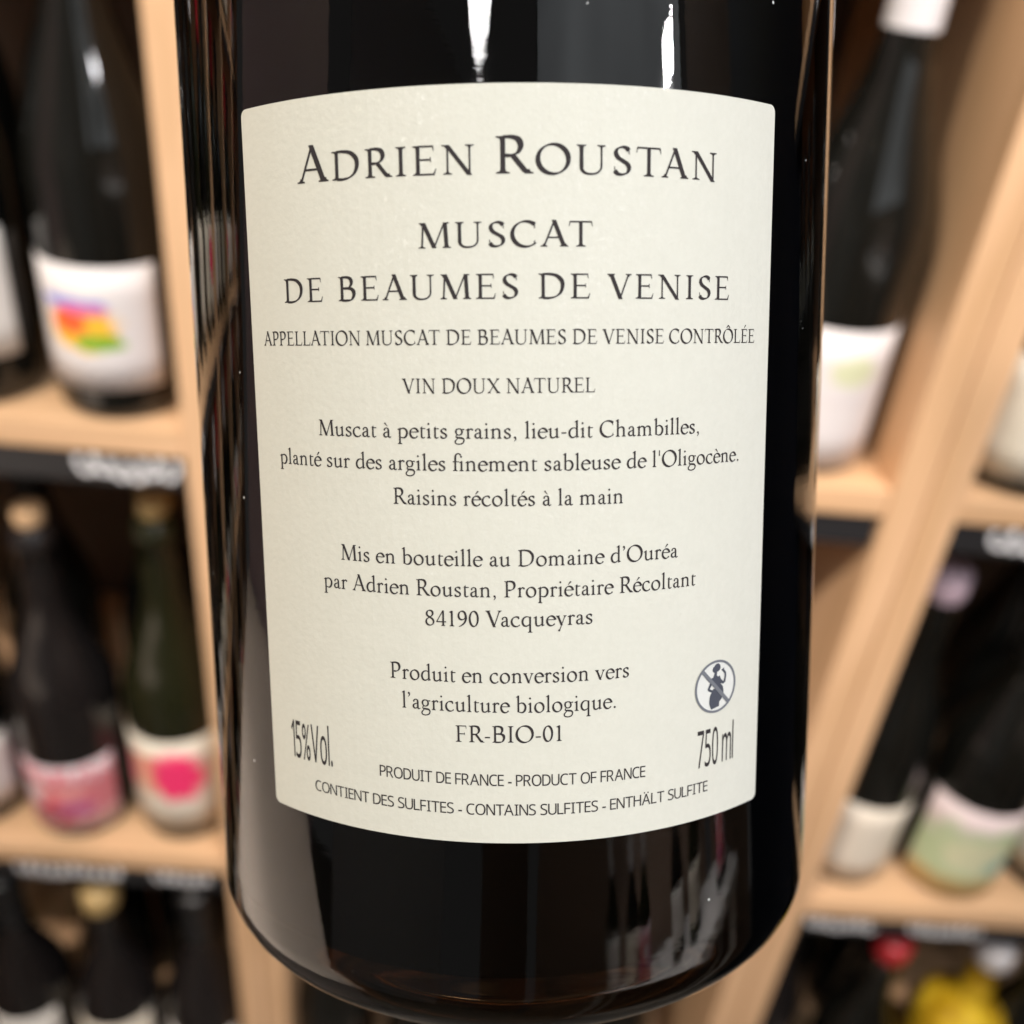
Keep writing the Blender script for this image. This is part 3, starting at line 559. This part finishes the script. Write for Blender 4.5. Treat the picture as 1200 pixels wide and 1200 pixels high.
def text_line(txt,s0,s1,z,cap,font='serif',track=None,big_=1.0,caph=.655,bigset=(),rise=0.0,spc=.24,m=None,z2=None):
    """set a line so that it runs from s0 to s1 (mm) on the label with capitals cap mm high"""
    em=cap/caph; items=[]; x=0; prev=''
    gap=(.055 if len(txt)>10 else .10) if font=='sans' else 0
    for i,ch in enumerate(txt):
        if ch==' ': x+=spc; prev=ch; items.append(None); continue
        sc_=big_ if ch!=ch.lower() and i in bigset else 1
        x+=KERN.get(prev+ch,0)
        items.append((ch,x,sc_)); V,F,adv=glyph(ch,font); x+=adv*sc_+gap; prev=ch
    its=[q for q in items if q]
    g0=glyph(its[0][0],font); g1=glyph(its[-1][0],font)
    xl=its[0][1]+min(v.x for v in g0[0])*its[0][2]; xr=its[-1][1]+max(v.x for v in g1[0])*its[-1][2]
    n=len(txt)-1; W=(s1-s0)/em
    if track is not None:
        # mix of letter-spacing and width scaling
        want=(xr-xl)*track; ex=(W-want)/n; sx_=track
    else: sx_=W/(xr-xl); ex=0
    V=[];F=[]; idx=-1; k=0
    for i,q in enumerate(items):
        if not q: continue
        ch,px,sc_=q; gv,gf,_=glyph(ch,font); b=len(V)
        for v in gv:
            xx=s0+em*((px+v.x*sc_-xl)*sx_+ex*i)
            zz=z+(0 if z2 is None else (z2-z)*(xx-s0)/(s1-s0))+em*v.y*sc_
            V.append(lab_pt(xx/1000,zz/1000,.00004))
        F+=[tuple(b+j for j in f_) for f_ in gf]
    return mesh_obj('text_line',V,F,m or M_ink,lab)
text_line('ADRIEN ROUSTAN',-20.04,19.82,14.38,2.45,track=1.13,big_=1.26,bigset={0,7},z2=14.2)
text_line('MUSCAT',-7.99,7.38,8.15,2.16,track=1.13)
text_line('DE BEAUMES DE VENISE',-22.31,21.73,3.82,2.14,track=1.08,z2=3.62,spc=.28)
text_line('APPELLATION MUSCAT DE BEAUMES DE VENISE CONTR\u00d4L\u00c9E',-25.49,25.44,-.12,1.29,z2=-.38)
text_line('VIN DOUX NATUREL',-9.87,7.64,-4.50,1.31,z2=-4.58)
text_line('Muscat \u00e0 petits grains, lieu-dit Chambilles,',-18.77,18.37,-8.50,1.48,z2=-8.72)
text_line("plant\u00e9 sur des argiles finement sableuse de l'Oligoc\u00e8ne.",-23.95,23.55,-11.42,1.48,z2=-11.70)
text_line('Raisins r\u00e9colt\u00e9s \u00e0 la main',-11.03,10.35,-14.66,1.50,z2=-14.84)
text_line('Mis en bouteille au Domaine d\u2019Our\u00e9a',-16.78,16.19,-20.30,1.52,z2=-20.42)
text_line('par Adrien Roustan, Propri\u00e9taire R\u00e9coltant',-18.93,18.30,-23.16,1.53,z2=-23.40)
text_line('84190 Vacqueyras',-8.25,7.43,-26.08,1.55)
text_line('Produit en conversion vers',-11.90,11.08,-31.45,1.58,z2=-31.62)
text_line('l\u2019agriculture biologique.',-10.79,9.75,-34.32,1.59,z2=-34.54)
text_line('FR-BIO-01',-5.58,4.46,-37.38,1.63)
SL=dict(font='sans',caph=.70)
text_line('15%Vol.',-24.27,-18.80,-41.52,3.85,**SL)
text_line('750 ml',18.93,23.83,-42.3,3.80,**SL)
text_line('PRODUIT DE FRANCE - PRODUCT OF FRANCE',-13.37,12.90,-41.55,1.12,z2=-41.95,**SL)
text_line('CONTIENT DES SULFITES - CONTAINS SULFITES - ENTH\u00c4LT SULFITE',-21.17,20.34,-44.50,1.10,z2=-44.95,**SL)
# ---- pregnancy warning pictogram
ic=(21.18,-34.12); RI=2.72
def flat(name,polys,m,off):
    V=[];F=[]
    for P in polys:
        b=len(V); V+=[lab_pt((ic[0]+x_)/1000,(ic[1]+y_)/1000,off) for x_,y_ in P]; F.append(tuple(range(b,b+len(P))))
    return mesh_obj(name,V,F,m,lab)
cir=lambda r_,a: (r_*cos(a),r_*sin(a))
flat('pictogram_ground',[[(0,0),cir(RI-.1,2*pi*i/48),cir(RI-.1,2*pi*(i+1)/48)] for i in range(48)],M_icon,.00003)
flat('pictogram_ring',[[cir(RI,2*pi*i/48),cir(RI,2*pi*(i+1)/48),cir(RI-.24,2*pi*(i+1)/48),cir(RI-.24,2*pi*i/48)] for i in range(48)],M_inkgrey,.00008)
g_=G(1)
def blob(P): g_.polys.append([Vector(p_) for p_ in P])
g_.dot(.12,1.92,.44); g_.dot(-.16,1.78,.36); g_.c([(.3,1.95),(.52,1.80)],w=.16)          # head, hair, face
g_.c([(-.02,1.5),(-.12,1.15),(-.10,.75)],ws=[.24,.34,.80])                                   # neck to shoulders
g_.c([(-.05,.85),(.12,.45),(.10,-.05)],ws=[.85,.95,.72])                                      # chest
g_.c([(.10,.1),(.36,-.35),(.40,-.85),(.10,-1.35)],ws=[.6,.98,1.05,.9])                        # belly
g_.c([(.05,-.3),(-.12,-1.0),(-.18,-1.6),(-.08,-2.22)],ws=[.7,1.15,1.15,.9])                   # hips and legs
g_.c([(-.42,.92),(-.72,.30),(-1.02,-.22)],ws=[.30,.24,.2],smooth=False); g_.c([(-1.02,-.18),(-.55,-.42),(-.15,-.40)],ws=[.2,.2,.24],smooth=False)
g_.c([(.35,.72),(.85,.28),(1.12,.30)],ws=[.30,.24,.22]); g_.c([(1.12,.25),(1.26,.85),(1.22,1.25)],ws=[.24,.18,.2],smooth=False)
g_.c([(1.22,1.2),(.95,1.5)],w=.2); g_.c([(.98,1.40),(.86,1.68)],ws=[.14,.34])
V,F=union(g_.polys,cut=.83)
mesh_obj('pictogram_figure',[lab_pt((ic[0]+v.x)/1000,(ic[1]+v.y)/1000,.00006) for v in V],F,M_inkblue,lab)
a_,b_=Vector(cir(RI-.2,radians(135))),Vector(cir(RI-.2,radians(-48))); nn2=Vector((-(b_-a_).y,(b_-a_).x)).normalized()*.2
flat('pictogram_bar',[[tuple(a_.lerp(b_,i/6)+nn2),tuple(a_.lerp(b_,i/6)-nn2),tuple(a_.lerp(b_,(i+1)/6)-nn2),tuple(a_.lerp(b_,(i+1)/6)+nn2)] for i in range(6)],M_inkgrey,.00010)
# ------------------------------------------------------------------ floor, walls, and things added to be mirrored in the glass
fm_=mat('floor_tiles',(.22,.19,.16),.5)
fl=box_obj('floor',(-3,3,-3,1.2,-.05,0),fm_,bev=0); fl['kind']='structure'
M_wallg=mat('grey_wall_paint',(.80,.80,.80),.8); M_wallb=mat('brown_wall_boards',(.30,.21,.16),.6); M_wallr=mat('dusky_wall_paint',(.55,.43,.46),.8)
wl=box_obj('wall',(-3,3,SH_F+SH_D+.02,SH_F+SH_D+.1,0.001,2.8),mat('wall_paint',(.45,.4,.34),.8),bev=0); wl['kind']='structure'
def side_wall(az0,az1,dist,m,name='wall',z0=.002,z1=2.9):
    a,b=radians(az0),radians(az1); P=[Vector((sin(t)*dist,-cos(t)*dist+.1,0)) for t in (a,b)]
    d_=(P[1]-P[0]).normalized(); n_=Vector((-d_.y,d_.x,0)); c=(P[0]+P[1])/2
    if n_.dot(c-Vector((0,.1,0)))<0: n_=-n_
    L=(P[1]-P[0]).length/2
    o=box_obj(name,(-L,L,0,.05,z0,z1),m,bev=0); o.matrix_world=Matrix(((d_.x,n_.x,0,c.x),(d_.y,n_.y,0,c.y),(0,0,1,0),(0,0,0,1))) if d_.cross(n_).z>0 else Matrix(((-d_.x,n_.x,0,c.x),(-d_.y,n_.y,0,c.y),(0,0,1,0),(0,0,0,1)))
    o['kind']='structure'; return o
side_wall(9,66,1.35,M_wallb,z1=1.66)
wn=side_wall(9,66,1.36,mat('panel_frame_paint',(.2,.2,.2),.5),name='glow_panel',z0=1.661,z1=2.9)  # frame of a glowing panel added for the grey band mirrored in the bottle
M_pane=bpy.data.materials.new('glow_pane_emission'); M_pane.use_nodes=True; e_=N(M_pane,'ShaderNodeEmission'); e_.inputs[0].default_value=(.93,.97,1,1); e_.inputs[1].default_value=1.15  # glow of the added panel, no such opening known
pn_=N(M_pane,'ShaderNodeTexNoise'); pn_.inputs['Scale'].default_value=1.3; pt_=N(M_pane,'ShaderNodeTexCoord'); LK(M_pane,pt_.outputs['Object'],pn_.inputs[0]); pm_=N(M_pane,'ShaderNodeMapRange'); pm_.inputs[1].default_value=.3; pm_.inputs[2].default_value=.7; pm_.inputs[3].default_value=.55; pm_.inputs[4].default_value=1.6; LK(M_pane,pn_.outputs[0],pm_.inputs[0]); LK(M_pane,pm_.outputs[0],e_.inputs[1])
LK(M_pane,e_.outputs[0],M_pane.node_tree.nodes['Material Output'].inputs['Surface'])
hw=max(v.co.x for v in wn.data.vertices)
for i_ in range(1):
    for (za,zb_) in ((1.70,2.86),):
        x0_=-hw+.02; box_obj('glow_pane',(x0_,hw-.02,-.012,-.002,za,zb_),M_pane,wn,bev=0)
side_wall(68,85,1.30,M_wallb); side_wall(-99,-66,1.3,M_wallr)
side_wall(-8,6,1.9,M_wallb); side_wall(-58,-20,2.0,mat('charcoal_wall_paint',(.62,.62,.64),.8))
nv=side_wall(86,121,.98,mat('navy_panel_paint',(.006,.010,.022),.4),z1=2.8)  # dark panel added so the bottle's right edge mirrors near black
cb=empty('reflector',(-.83,.02,0),'pale counter left of the camera added to be mirrored low in the big bottle','reflector')  # unseen pale block added to brighten the bottle's lower left reflection
M_ct=mat('pale_reflector',(.72,.63,.56),.55)
box_obj('reflector_top',(-.42,.42,-.36,.30,.90,.94),M_ct,cb); box_obj('reflector_body',(-.39,.39,-.33,.27,.003,.8995),M_ct,cb)
tb=empty('added_table',(.79,-.50,0),'pale display table behind the camera added to be mirrored low in the big bottle','table'); tb.rotation_euler.z=radians(52)  # unseen table added for pale reflections at the bottle's lower right
M_tt=mat('white_table_paint',(.75,.72,.70),.5)
box_obj('table_top',(-.42,.42,-.16,.16,1.09,1.12),M_tt,tb)
for a in (-.38,.38):
    for b in (-.13,.13): box_obj('leg',(a-.02,a+.02,b-.02,b+.02,.003,1.0895),M_tt,tb)
rz=Matrix.Rotation(radians(52),3,'Z')
for i_,t_ in enumerate((-.37,-.25,-.17,.03,.14,.33)):
    q_=rz@Vector((t_,.02*(i_%3),0))
    SB(.79+q_.x,-.50+q_.y,1.1203,.037,.30,'burg',(M_green,M_dark)[i_%2],'bottle added on the pale display table behind the camera',('cap',M_whitecap),((M_plain,M_cream,M_pink)[i_%3],.03,.13,1.5),group='bottles on the display table',rot=radians(232))  # added for the upright streaks mirrored in the glass
